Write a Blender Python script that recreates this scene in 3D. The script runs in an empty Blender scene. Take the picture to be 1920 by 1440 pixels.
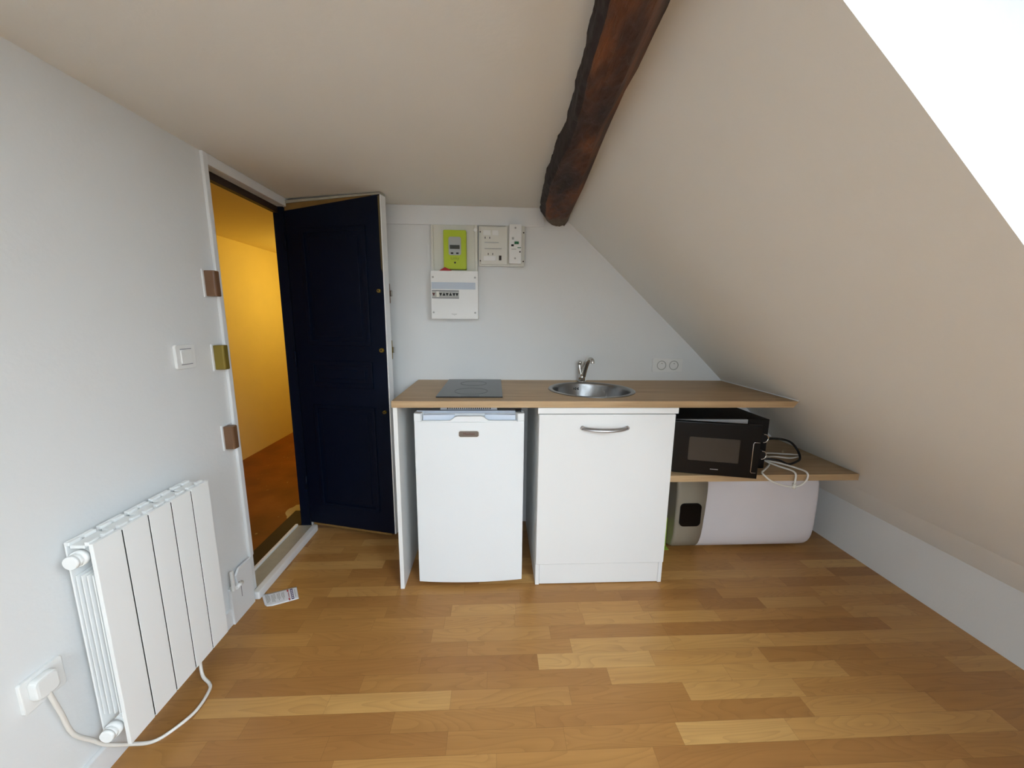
import bpy, bmesh, math, random
from mathutils import Vector, Matrix, noise
random.seed(4)
S = bpy.context.scene
SKY = 18.
COL = S.collection
PI = math.pi

# ------------------------------------------------------------------ materials
def srgb(r, g, b):
    f = lambda c: (c/255/12.92) if c/255 <= .04045 else ((c/255+.055)/1.055)**2.4
    return (f(r), f(g), f(b), 1)

def mat(name, col, rough=.5, metal=0., spec=.5, bump=0., bscale=60., var=0., vscale=6., coat=0.):
    m = bpy.data.materials.new(name); m.use_nodes = True
    nt = m.node_tree; n = nt.nodes; b = n['Principled BSDF']
    b.inputs['Base Color'].default_value = col
    b.inputs['Roughness'].default_value = rough
    b.inputs['Metallic'].default_value = metal
    b.inputs['Specular IOR Level'].default_value = spec
    b.inputs['Coat Weight'].default_value = coat
    tc = n.new('ShaderNodeTexCoord')
    if var:
        t = n.new('ShaderNodeTexNoise'); t.inputs['Scale'].default_value = vscale; t.inputs['Detail'].default_value = 5
        nt.links.new(tc.outputs['Object'], t.inputs['Vector'])
        mx = n.new('ShaderNodeMix'); mx.data_type = 'RGBA'
        mx.inputs[6].default_value = tuple(c*(1-var) for c in col[:3])+(1,)
        mx.inputs[7].default_value = tuple(min(1, c*(1+var)) for c in col[:3])+(1,)
        nt.links.new(t.outputs[0], mx.inputs[0]); nt.links.new(mx.outputs[2], b.inputs['Base Color'])
    if bump:
        t2 = n.new('ShaderNodeTexNoise'); t2.inputs['Scale'].default_value = bscale; t2.inputs['Detail'].default_value = 4
        nt.links.new(tc.outputs['Object'], t2.inputs['Vector'])
        bp = n.new('ShaderNodeBump'); bp.inputs['Strength'].default_value = bump; bp.inputs['Distance'].default_value = .004
        nt.links.new(t2.outputs[0], bp.inputs['Height']); nt.links.new(bp.outputs[0], b.inputs['Normal'])
    return m

class NB:
    """tiny node-maths helper"""
    def __init__(s, m): s.nt = m.node_tree; s.n = s.nt.nodes
    def link(s, a, b): s.nt.links.new(a, b)
    def val(s, sock, v):
        if hasattr(v, 'is_output'): s.link(v, sock)
        else: sock.default_value = v
    def math(s, op, a, b=0., c=0.):
        q = s.n.new('ShaderNodeMath'); q.operation = op
        s.val(q.inputs[0], a); s.val(q.inputs[1], b); s.val(q.inputs[2], c); return q.outputs[0]
    def xyz(s, x, y, z):
        q = s.n.new('ShaderNodeCombineXYZ'); s.val(q.inputs[0], x); s.val(q.inputs[1], y); s.val(q.inputs[2], z); return q.outputs[0]
    def noise(s, v, scale, detail=4, rough=.5, dist=0.):
        q = s.n.new('ShaderNodeTexNoise'); s.link(v, q.inputs['Vector']); q.inputs['Scale'].default_value = scale
        q.inputs['Detail'].default_value = detail; q.inputs['Roughness'].default_value = rough; q.inputs['Distortion'].default_value = dist
        return q.outputs[0]
    def white(s, v):
        q = s.n.new('ShaderNodeTexWhiteNoise'); q.noise_dimensions = '3D'; s.link(v, q.inputs['Vector']); return q.outputs['Value']
    def ramp(s, f, stops):
        q = s.n.new('ShaderNodeValToRGB'); s.val(q.inputs[0], f); e = q.color_ramp.elements
        while len(e) < len(stops): e.new(.5)
        for k, (p, c) in enumerate(stops): e[k].position = p; e[k].color = c
        return q.outputs[0]
    def mix(s, f, a, b, mode='MIX'):
        q = s.n.new('ShaderNodeMix'); q.data_type = 'RGBA'; q.blend_type = mode
        s.val(q.inputs[0], f); s.val(q.inputs[6], a); s.val(q.inputs[7], b); return q.outputs[2]
    def bump(s, h, st, d=.002):
        q = s.n.new('ShaderNodeBump'); q.inputs['Strength'].default_value = st; q.inputs['Distance'].default_value = d
        s.link(h, q.inputs['Height']); return q.outputs[0]

def m_parquet():
    m = mat('oak_parquet', (.4, .2, .06, 1), .36, spec=.45); k = NB(m); b = k.n['Principled BSDF']
    tc = k.n.new('ShaderNodeTexCoord'); sp = k.n.new('ShaderNodeSeparateXYZ'); k.link(tc.outputs['Object'], sp.inputs[0])
    x, y = sp.outputs[0], sp.outputs[1]
    W = .0633
    yr = k.math('DIVIDE', k.math('SUBTRACT', y, .872), W)
    row = k.math('FLOOR', yr)
    r1 = k.white(k.xyz(row, 3.1, 7.7)); r2 = k.white(k.xyz(row, 9.4, 1.3))
    L = k.math('MULTIPLY_ADD', r1, .20, .27)
    xs = k.math('DIVIDE', k.math('MULTIPLY_ADD', r2, 3.0, k.math('ADD', x, 10.)), L)
    colm = k.math('FLOOR', xs)
    cell = k.xyz(row, colm, 0.)
    v = k.white(cell); v2 = k.white(k.xyz(row, colm, 5.))
    # grain, offset per strip
    ox = k.math('MULTIPLY', v, 37.); oy = k.math('MULTIPLY', v2, 11.)
    g = k.xyz(k.math('MULTIPLY_ADD', x, 1.6, ox), k.math('MULTIPLY_ADD', y, 22., oy), v2)
    fine = k.noise(k.xyz(k.math('MULTIPLY_ADD', x, 6., ox), k.math('MULTIPLY_ADD', y, 190., oy), v), 1.0, 3)
    broad = k.noise(g, 1.1, 3, .5, .4)
    rings = k.math('FRACT', k.math('MULTIPLY', k.noise(k.xyz(k.math('MULTIPLY_ADD', x, 2.2, ox), k.math('MULTIPLY_ADD', y, 14., oy), v2), 1.0, 1, .4, .3), 15.))
    base = k.ramp(v, [(0, srgb(164, 114, 61)), (.3, srgb(176, 126, 68)), (.65, srgb(187, 137, 76)), (.9, srgb(198, 150, 87)), (1, srgb(210, 165, 101))])
    c = k.mix(k.math('MULTIPLY', k.math('SUBTRACT', broad, .3), .55), base, srgb(128, 84, 44))
    c = k.mix(k.math('MULTIPLY', k.math('POWER', rings, 3.), .22), c, srgb(110, 70, 34))
    c = k.mix(k.math('MULTIPLY', fine, .18), c, srgb(105, 66, 32))
    fy = k.math('FRACT', yr); fx = k.math('FRACT', xs)
    ey = k.math('MINIMUM', fy, k.math('SUBTRACT', 1., fy))
    ex = k.math('MULTIPLY', k.math('MINIMUM', fx, k.math('SUBTRACT', 1., fx)), L)
    gap = k.math('MAXIMUM', k.math('LESS_THAN', ey, .011), k.math('LESS_THAN', ex, .0007))
    c = k.mix(k.math('MULTIPLY', gap, .3), c, srgb(70, 42, 20))
    k.link(c, b.inputs['Base Color'])
    k.link(k.math('MULTIPLY_ADD', fine, .12, .30), b.inputs['Roughness'])
    k.link(k.bump(k.math('SUBTRACT', k.math('MULTIPLY', fine, .25), gap), .12, .001), b.inputs['Normal'])
    return m

def m_laminate(name, axis_y=False):
    m = mat(name, (.5, .4, .25, 1), .45, spec=.4); k = NB(m); b = k.n['Principled BSDF']
    tc = k.n.new('ShaderNodeTexCoord'); sp = k.n.new('ShaderNodeSeparateXYZ'); k.link(tc.outputs['Object'], sp.inputs[0])
    x, y, z = sp.outputs
    v = k.xyz(k.math('MULTIPLY', x, 2.2), k.math('MULTIPLY', y, 40.), k.math('MULTIPLY', z, 60.))
    a = k.noise(v, 1., 5, .6, .3); f = k.noise(k.xyz(k.math('MULTIPLY', x, 9.), k.math('MULTIPLY', y, 220.), k.math('MULTIPLY', z, 220.)), 1., 2)
    c = k.ramp(a, [(.25, srgb(158, 128, 92)), (.5, srgb(186, 155, 116)), (.75, srgb(204, 175, 136))])
    c = k.mix(k.math('MULTIPLY', f, .25), c, srgb(140, 112, 80)); k.link(c, b.inputs['Base Color'])
    return m

def m_beam():
    m = mat('old_beam_wood', (.08, .04, .02, 1), .62, spec=.35); k = NB(m); b = k.n['Principled BSDF']
    tc = k.n.new('ShaderNodeTexCoord'); sp = k.n.new('ShaderNodeSeparateXYZ'); k.link(tc.outputs['Object'], sp.inputs[0])
    x, y, z = sp.outputs
    big = k.noise(k.xyz(k.math('MULTIPLY', x, 9.), k.math('MULTIPLY', y, 3.2), k.math('MULTIPLY', z, 9.)), 1., 3)
    gr = k.noise(k.xyz(k.math('MULTIPLY', x, 110.), k.math('MULTIPLY', y, 9.), k.math('MULTIPLY', z, 110.)), 1., 5, .6, .4)
    c = k.ramp(big, [(.36, srgb(54, 39, 36)), (.48, srgb(84, 54, 40)), (.62, srgb(142, 84, 46))])
    c = k.mix(k.math('MULTIPLY', gr, .55), c, srgb(40, 28, 24))
    # plaster-dusted end at the back wall
    e = k.n.new('ShaderNodeMapRange'); k.link(k.math('ADD', y, k.math('MULTIPLY', big, .12)), e.inputs[0]); e.inputs[1].default_value = 2.0; e.inputs[2].default_value = 2.1
    c = k.mix(k.math('MULTIPLY', e.outputs[0], .75), c, srgb(110, 104, 94))
    k.link(c, b.inputs['Base Color'])
    k.link(k.bump(k.math('ADD', gr, big), 1.0, .010), b.inputs['Normal'])
    return m

def m_corridor_floor():
    m = mat('corridor_tiles_worn', (.2, .08, .02, 1), .42, spec=.4); k = NB(m); b = k.n['Principled BSDF']
    tc = k.n.new('ShaderNodeTexCoord'); sp = k.n.new('ShaderNodeSeparateXYZ'); k.link(tc.outputs['Object'], sp.inputs[0])
    x, y, z = sp.outputs; o = tc.outputs['Object']
    big = k.noise(o, 4., 4)
    c = k.ramp(big, [(.3, srgb(112, 60, 26)), (.55, srgb(140, 76, 32)), (.75, srgb(158, 92, 46))])
    n1 = k.noise(o, 14., 4)
    dx = k.math('DIVIDE', k.math('SUBTRACT', x, -1.22), .12); dy = k.math('DIVIDE', k.math('SUBTRACT', y, 2.29), .125)
    d = k.math('ADD', k.math('MULTIPLY', dx, dx), k.math('MULTIPLY', dy, dy))
    msk = k.math('LESS_THAN', k.math('ADD', d, k.math('MULTIPLY', k.math('SUBTRACT', n1, .5), 1.4)), .8)
    spk = k.math('GREATER_THAN', k.noise(o, 26., 3), .70)
    msk = k.math('MAXIMUM', msk, k.math('MULTIPLY', spk, .5))
    c = k.mix(msk, c, srgb(206, 186, 140)); k.link(c, b.inputs['Base Color'])
    return m

WALL = mat('white_wall_paint', srgb(230, 231, 230), .62, spec=.25, bump=.12, bscale=90, var=.012, vscale=3)
CEIL = mat('white_ceiling_paint', srgb(238, 237, 232), .7, spec=.2, bump=.12, bscale=70, var=.015, vscale=2)
TRIM = mat('white_trim_gloss', srgb(232, 233, 233), .35, bump=.05, bscale=30)
SILL = mat('scuffed_beige_sill', srgb(168, 162, 146), .55, var=.12, vscale=25)
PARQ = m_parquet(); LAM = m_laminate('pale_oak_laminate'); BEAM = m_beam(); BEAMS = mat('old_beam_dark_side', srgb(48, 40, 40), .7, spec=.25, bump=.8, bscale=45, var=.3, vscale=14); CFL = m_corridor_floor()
YEL = mat('cream_corridor_paint', srgb(236, 212, 150), .6, spec=.25, bump=.15, bscale=60, var=.03)
NAVY = mat('navy_door_paint', srgb(1, 10, 30), .5, spec=.18, bump=.12, bscale=40, var=.12, vscale=10)
RAW = mat('raw_old_wood', srgb(126, 94, 44), .7, bump=.3, bscale=40, var=.25, vscale=20)
RAWD = mat('dark_bare_wood', srgb(92, 78, 42), .7, bump=.3, bscale=40, var=.25, vscale=20)
DKW = mat('dark_old_wood', srgb(46, 32, 24), .6, bump=.2, bscale=40, var=.2, vscale=15)
WMEL = mat('white_melamine', srgb(236, 236, 234), .4, spec=.4)
FRW = mat('white_fridge_steel', srgb(236, 239, 240), .36, spec=.45, bump=.04, bscale=250)
FRG = mat('pale_grey_plastic', srgb(176, 184, 196), .5)
RADW = mat('white_radiator_enamel', srgb(244, 245, 243), .35, spec=.45)
PLW = mat('white_plastic', srgb(236, 236, 233), .38, spec=.45)
PLW2 = mat('off_white_plastic', srgb(222, 220, 210), .42)
GRIP = mat('pale_blue_white_plastic', srgb(208, 217, 230), .45)
RING = mat('hob_ring_print', srgb(50, 51, 54), .3)
STEEL = mat('brushed_steel', srgb(150, 150, 150), .3, metal=1., bump=.05, bscale=200)
CHROME = mat('chrome', srgb(200, 198, 194), .14, metal=1.)
ALU = mat('satin_aluminium', srgb(176, 176, 178), .36, metal=1.)
GLASSB = mat('black_hob_glass', srgb(30, 31, 34), .22, spec=.4)
BLK = mat('black_plastic', srgb(14, 14, 16), .42, spec=.35)
BLKG = mat('black_gloss', srgb(8, 8, 9), .3, spec=.25)
MWIN = mat('microwave_mesh_window', srgb(58, 54, 50), .22, spec=.5)
CAV = mat('grey_cavity_enamel', srgb(196, 200, 204), .4)
LIME = mat('lime_green_plastic', srgb(176, 194, 22), .45, var=.04)
METG = mat('meter_grey_plastic', srgb(172, 174, 172), .4)
LCD = mat('dark_lcd', srgb(52, 58, 52), .25)
RED = mat('red_plastic', srgb(170, 20, 18), .45)
GRN = mat('green_lever', srgb(14, 100, 58), .4)
STRIP = mat('pale_blue_strip', srgb(186, 196, 208), .35)
BRKR = mat('breaker_grey', srgb(178, 178, 172), .45)
INK = mat('grey_ink', srgb(120, 120, 124), .6)
INK2 = mat('pale_grey_ink', srgb(176, 176, 172), .6)
PURP = mat('purple_ink', srgb(66, 48, 110), .5)
REDI = mat('red_ink', srgb(176, 60, 70), .5)
SCRIPT = mat('badge_red', srgb(100, 40, 30), .5)
OLIVE = mat('dark_lime_ink', srgb(128, 140, 12), .5)
BRASS = mat('aged_brass', srgb(150, 124, 46), .38, metal=.7, spec=.5)
BRASSP = mat('brass_paint', srgb(136, 116, 44), .42, metal=.35)
BROWN = mat('brown_lacquer', srgb(112, 80, 54), .4, spec=.5)
TAUPE = mat('taupe_plastic', srgb(150, 142, 126), .45)
HEATW = mat('heater_white', srgb(226, 220, 222), .4)
BADGE = mat('badge_bronze', srgb(120, 112, 104), .35, metal=.6)
PAPER = mat('white_paper', srgb(236, 236, 238), .7)
LGREEN = mat('lime_card', srgb(150, 178, 62), .7)
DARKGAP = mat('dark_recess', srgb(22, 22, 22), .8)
CORDW = mat('white_cord', srgb(226, 222, 214), .45)
CORDB = mat('black_cord', srgb(12, 12, 14), .5)

m = bpy.data.materials.new('window_glass'); m.use_nodes = True
nt = m.node_tree; nt.nodes.remove(nt.nodes['Principled BSDF'])
tr = nt.nodes.new('ShaderNodeBsdfTransparent'); gl = nt.nodes.new('ShaderNodeBsdfGlossy'); gl.inputs['Roughness'].default_value = .02
mx = nt.nodes.new('ShaderNodeMixShader'); mx.inputs[0].default_value = .06
nt.links.new(tr.outputs[0], mx.inputs[1]); nt.links.new(gl.outputs[0], mx.inputs[2]); nt.links.new(mx.outputs[0], nt.nodes['Material Output'].inputs[0])
GLASS = m

# ------------------------------------------------------------------ mesh builder
class MB:
    def __init__(s): s.bm = bmesh.new(); s.smooth = []
    def _bev(s, geom_v, w, seg=2):
        es = {e for v in geom_v for e in v.link_edges}
        bmesh.ops.bevel(s.bm, geom=list(es), offset=w, segments=seg, affect='EDGES', profile=.6)
    def box(s, x0, x1, y0, y1, z0, z1, bev=0., M=None, seg=2):
        r = bmesh.ops.create_cube(s.bm, size=1.)['verts']
        for v in r:
            v.co = Vector(((x0+x1)/2+v.co.x*(x1-x0), (y0+y1)/2+v.co.y*(y1-y0), (z0+z1)/2+v.co.z*(z1-z0)))
        if M is not None:
            for v in r: v.co = M @ v.co
        if bev: s._bev(r, bev, seg)
        return s
    def prism(s, pts, a0, a1, axis='z', bev=0., M=None):
        """extrude polygon pts along axis. z: (x,y); y: (x,z); x: (y,z)"""
        def P(p, a):
            return Vector((p[0], p[1], a)) if axis == 'z' else Vector((p[0], a, p[1])) if axis == 'y' else Vector((a, p[0], p[1]))
        A = [s.bm.verts.new(P(p, a0)) for p in pts]; B = [s.bm.verts.new(P(p, a1)) for p in pts]
        if M is not None:
            for v in A+B: v.co = M @ v.co
        fs = [s.bm.faces.new(A), s.bm.faces.new(B[::-1])]
        n = len(pts)
        for i in range(n): fs.append(s.bm.faces.new((A[i], B[i], B[(i+1) % n], A[(i+1) % n])))
        bmesh.ops.recalc_face_normals(s.bm, faces=fs)
        if bev: s._bev(A+B, bev)
        return s
    def rrect(s, u0, u1, v0, v1, r, a0, a1, axis, n=5, bev=0., M=None):
        pts = []
        for (cu, cv, st) in ((u1-r, v1-r, 0), (u0+r, v1-r, 90), (u0+r, v0+r, 180), (u1-r, v0+r, 270)):
            for i in range(n+1):
                a = math.radians(st+90*i/n); pts.append((cu+r*math.cos(a), cv+r*math.sin(a)))
        return s.prism(pts, a0, a1, axis, bev, M)
    def cyl(s, p0, p1, r0, r1=None, n=24, cap=True, bev=0.):
        p0, p1 = Vector(p0), Vector(p1); r1 = r0 if r1 is None else r1
        d = (p1-p0).normalized(); u = d.orthogonal().normalized(); w = d.cross(u)
        A = []; B = []
        for i in range(n):
            a = 2*PI*i/n; q = u*math.cos(a)+w*math.sin(a)
            A.append(s.bm.verts.new(p0+q*r0)); B.append(s.bm.verts.new(p1+q*r1))
        fs = [s.bm.faces.new((A[i], A[(i+1) % n], B[(i+1) % n], B[i])) for i in range(n)]
        for f in fs: f.smooth = True
        if cap: s.bm.faces.new(A[::-1]); s.bm.faces.new(B)
        return s
    def lathe(s, c, prof, n=48, axis='z', close=False):
        """prof list of (r, h)"""
        rings = []
        for (r, h) in prof:
            ring = []
            for i in range(n):
                a = 2*PI*i/n; x, y = r*math.cos(a), r*math.sin(a)
                co = (x, y, h) if axis == 'z' else (x, h, y) if axis == 'y' else (h, x, y)
                ring.append(s.bm.verts.new(Vector(c)+Vector(co)))
            rings.append(ring)
        fs = []
        for A, B in zip(rings, rings[1:]):
            for i in range(n): fs.append(s.bm.faces.new((A[i], A[(i+1) % n], B[(i+1) % n], B[i])))
        if close:
            fs.append(s.bm.faces.new(rings[0])); fs.append(s.bm.faces.new(rings[-1]))
        for f in fs: f.smooth = True
        bmesh.ops.recalc_face_normals(s.bm, faces=fs)
        return s
    def tube(s, pts, r, n=10, sub=8, flat=1., cap=True, rad=None):
        P = [Vector(p) for p in pts]
        if sub > 1 and len(P) > 2:
            Q = []
            for i in range(len(P)-1):
                a, b, c, d = P[max(i-1, 0)], P[i], P[i+1], P[min(i+2, len(P)-1)]
                for k in range(sub):
                    t = k/sub
                    Q.append(.5*((2*b)+(-a+c)*t+(2*a-5*b+4*c-d)*t*t+(-a+3*b-3*c+d)*t**3))
            Q.append(P[-1]); P = Q
        rings = []; up = None
        for i, p in enumerate(P):
            d = (P[min(i+1, len(P)-1)]-P[max(i-1, 0)]).normalized()
            if up is None: up = d.orthogonal().normalized()
            up = (up-d*up.dot(d)).normalized(); w = d.cross(up)
            rr = r if rad is None else rad(i/(len(P)-1))
            rings.append([s.bm.verts.new(p+(up*math.cos(2*PI*j/n)+w*flat*math.sin(2*PI*j/n))*rr) for j in range(n)])
        for A, B in zip(rings, rings[1:]):
            for j in range(n):
                f = s.bm.faces.new((A[j], A[(j+1) % n], B[(j+1) % n], B[j])); f.smooth = True
        if cap: s.bm.faces.new(rings[0][::-1]); s.bm.faces.new(rings[-1])
        return s
    def build(s, name, m, parent=None, bevel=0.):
        bmesh.ops.recalc_face_normals(s.bm, faces=s.bm.faces[:])
        me = bpy.data.meshes.new(name); s.bm.to_mesh(me); s.bm.free()
        ms = m if isinstance(m, (list, tuple)) else [m]
        for q in ms: me.materials.append(q)
        o = bpy.data.objects.new(name, me); COL.objects.link(o)
        if parent:
            o.parent = parent
            o.matrix_parent_inverse = parent_world(parent).inverted()
        if bevel:
            b = o.modifiers.new('bevel', 'BEVEL'); b.width = bevel; b.segments = 2; b.limit_method = 'ANGLE'
        return o

def parent_world(o):
    w = o.matrix_basis.copy()
    if o.parent: w = parent_world(o.parent) @ o.matrix_parent_inverse @ w
    return w

def thing(name, label, cat, loc, group=None, rz=0.):
    o = bpy.data.objects.new(name, None); COL.objects.link(o); o.location = loc; o.rotation_euler.z = rz
    o.empty_display_size = .05
    o['label'] = label; o['category'] = cat
    if group: o['group'] = group
    return o
def tag(o, label, cat, group=None):
    o['label'] = label; o['category'] = cat
    if group: o['group'] = group
    return o
def struct(o, label=None):
    o['kind'] = 'structure'
    if label: o['label'] = label
    return o
def text(body, size, name, m, parent, M, depth=.0006, shear=0.):
    cu = bpy.data.curves.new(name+'_c', 'FONT'); cu.body = body; cu.size = size; cu.align_x = 'CENTER'; cu.align_y = 'CENTER'
    cu.extrude = depth; cu.shear = shear
    t = bpy.data.objects.new(name+'_t', cu); COL.objects.link(t)
    dg = bpy.context.evaluated_depsgraph_get(); me = bpy.data.meshes.new_from_object(t.evaluated_get(dg))
    bpy.data.objects.remove(t); me.name = name; me.transform(M); me.materials.clear(); me.materials.append(m)
    o = bpy.data.objects.new(name, me); COL.objects.link(o); o.parent = parent; o.matrix_parent_inverse = parent_world(parent).inverted()
    return o
FACE = lambda x, y, z: Matrix.Translation((x, y, z)) @ Matrix.Rotation(PI/2, 4, 'X')     # text facing -Y

# ------------------------------------------------------------------ the room
WT = .055; ZC = 1.808; XL = -1.06; YB = 2.115; YN = -1.7
D0, D1, DT = 1.53, 2.06, 1.768            # doorway
PROF = [(.315, 1.815), (.60, 1.562), (.88, 1.306), (1.12, 1.088), (1.335, .882), (1.52, .704), (1.69, .532), (1.80, .41), (1.90, .272)]

struct(MB().box(XL-.04, 2.0, YN-.1, YB+.1, -.06, 0).build('floor', PARQ), 'oak strip parquet floor in warm honey brown')
o = MB().box(XL-.1, .40, YN-.1, YB+.1, ZC, ZC+.08).build('ceiling', CEIL); struct(o, 'flat white ceiling above the kitchenette')
w = MB()
w.box(XL-WT, XL, YN-.1, D0, -.06, ZC+.08).box(XL-WT, XL, D1, YB+.1, -.06, ZC+.08).box(XL-WT, XL, D0, D1, DT, ZC+.08)
struct(w.build('wall_left', WALL), 'white wall with the radiator and doorway')
struct(MB().box(XL-WT+.02, 2.05, YB, YB+.1, -.06, ZC+.08).build('wall_back', WALL), 'white wall behind the kitchenette')
struct(MB().box(1.90, 2.0, YN, YB, -.06, .275).build('wall_right', WALL), 'low white knee wall under the sloping wall')
def slope_poly(prof, t=.09):
    return prof + [(x+t*.75, z+t*.75) for x, z in prof[::-1]]
DY0, DY1, GY1 = -1.40, .583, .10; ZS, ZH = 1.16, 1.745            # roof window opening: near and far side, foot and head
def xs_at(z):
    for (xa, za), (xb, zb) in zip(PROF, PROF[1:]):
        if zb <= z <= za: return xa+(xb-xa)*(za-z)/(za-zb)
PF, PH = Vector((xs_at(ZS), 0, ZS)), Vector((xs_at(ZH), 0, ZH))
low = [(PF.x, ZS)] + [p for p in PROF if p[1] < ZS]
top = [p for p in PROF if p[1] > ZH] + [(PH.x, ZH)]
w = MB()
w.prism(slope_poly(PROF), DY1, YB, 'y').prism(slope_poly(low), DY0, DY1, 'y').prism(slope_poly(top), DY0, DY1, 'y').prism(slope_poly(PROF), YN, DY0, 'y')
struct(w.build('wall_slope', CEIL), 'white sloping attic wall on the right')
# deep plastered reveal of the roof window
AX = (PF-PH).normalized(); NN = Vector((-AX.z, 0, AX.x))           # along the roof downwards, outwards
RD = .42
def rp(p, d, a=0.): q = p+NN*d+AX*a; return (q.x, q.z)
side = [rp(PH, 0, -.06)]+[(x+.012, z+.012) for x, z in PROF if ZS < z < ZH]+[rp(PF, 0, .06), rp(PF, RD, .06), rp(PH, RD, -.06)]
struct(MB().prism(side, DY1+.0005, DY1+.07, 'y').build('wall_reveal_far', WALL), 'bright white side of the roof window recess')
struct(MB().prism(side, DY0-.07, DY0-.0005, 'y').build('wall_reveal_near', WALL))
struct(MB().prism([rp(PH, .005, 0), rp(PH, RD, 0), rp(PH, RD, -.06), rp(PH, .005, -.06)], DY0, DY1, 'y').build('wall_reveal_head', WALL))
struct(MB().prism([rp(PF, .005, 0), rp(PF, RD, 0), rp(PF, RD, .06), rp(PF, .005, .06)], DY0, DY1, 'y').build('trim_sill', TRIM))
LW = (PF-PH).length
win = MB()
WD0, WD1 = RD-.075, RD-.015
for a0, a1, y0, y1 in ((.002, .062, DY0+.002, GY1), (LW-.062, LW-.002, DY0+.002, GY1), (.062, LW-.062, DY0+.002, DY0+.06), (.062, LW-.062, GY1-.06, GY1)):
    win.prism([rp(PH, WD0, a0), rp(PH, WD1, a0), rp(PH, WD1, a1), rp(PH, WD0, a1)], y0, y1, 'y')
wo = struct(win.build('window_1', TRIM), 'white roof window frame')
MB().prism([rp(PH, WD0+.03, .05), rp(PH, WD0+.034, .05), rp(PH, WD0+.034, LW-.05), rp(PH, WD0+.03, LW-.05)], DY0+.05, GY1-.05, 'y').build('pane', GLASS, wo)
struct(MB().prism([rp(PH, WD0, .002), rp(PH, WD1, .002), rp(PH, WD1, LW-.002), rp(PH, WD0, LW-.002)], GY1+.0005, DY1, 'y').build('wall_reveal_light_block', WALL))  # unseen panel, added to keep window light off the far reveal side
# window in the wall behind the viewer
VX0, VX1, VZ0, VZ1 = -.40, .44, .72, 1.66
w = MB().box(XL-.1, VX0, YN-.1, YN, -.06, ZC+.08).box(VX1, 2.05, YN-.1, YN, -.06, ZC+.08).box(VX0, VX1, YN-.1, YN, -.06, VZ0).box(VX0, VX1, YN-.1, YN, VZ1, ZC+.08)
struct(w.build('wall_near', WALL))
win = MB().box(VX0, VX1, YN-.07, YN-.03, VZ0, VZ0+.05).box(VX0, VX1, YN-.07, YN-.03, VZ1-.05, VZ1).box(VX0, VX0+.05, YN-.07, YN-.03, VZ0+.05, VZ1-.05).box(VX1-.05, VX1, YN-.07, YN-.03, VZ0+.05, VZ1-.05)
win.box((VX0+VX1)/2-.025, (VX0+VX1)/2+.025, YN-.07, YN-.03, VZ0+.05, VZ1-.05)
wo = struct(win.build('window_2', TRIM))
MB().box(VX0+.04, VX1-.04, YN-.052, YN-.048, VZ0+.04, VZ1-.04).build('pane', GLASS, wo)

# trims
struct(MB().box(-1.02, .262, YB-.012, YB, 1.712, ZC, .003).build('trim_1', TRIM), 'white flat moulding along the top of the back wall')
w = MB().box(XL, XL+.012, 1.507, D0, .20, ZC, .003).box(XL, XL+.0119, D0-.001, D1+.02, DT, ZC-.001, .003)
struct(w.build('trim_2', TRIM), 'white narrow door surround')
# door lining: near jamb white, head greyish, far jamb dark
w = MB().box(XL-WT, XL-.001, D0, D0+.012, .03, DT)
struct(w.build('trim_3', TRIM))
w = MB().box(XL-WT+.001, XL-.03, D0+.012, D1, DT-.03, DT-.001)
struct(w.build('trim_4', DKW), 'dark wooden head of the doorway')
w = MB().box(XL-WT, XL-.004, D1-.014, D1, .0, DT)
struct(w.build('trim_5', NAVY), 'dark navy hinge jamb of the doorway')
# threshold
w = MB().box(XL+.004, XL+.036, 1.50, 2.05, 0, .036, .006)
w.box(XL-.088, XL-.072, D0+.013, D1-.014, .0, .046, .006)
th = struct(w.build('trim_6', TRIM), 'white painted door threshold, chipped along the edges')
MB().box(XL-.072, XL+.004, D0+.013, D1-.014, 0, .034).build('sill_board', SILL, th)
struct(MB().box(XL-.20, XL-.088, D0-.2, D1+.2, -.03, .012).build('trim_7', DKW), 'step riser on the corridor side, its shade put into a dark colour')  # board coloured dark to paint the shaded riser behind the threshold
struct(MB().box(XL, XL+.014, YN, 1.374, 0, .07, .003).build('baseboard_left', TRIM), 'low white skirting board under the radiator')
struct(MB().prism([(1.330, .8805), (1.3435, .8805), (1.3525, .8765), (1.340, .8895)], 1.545, YB, 'y').build('trim_8', TRIM), 'white sealant bead along the worktop edge')

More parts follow.
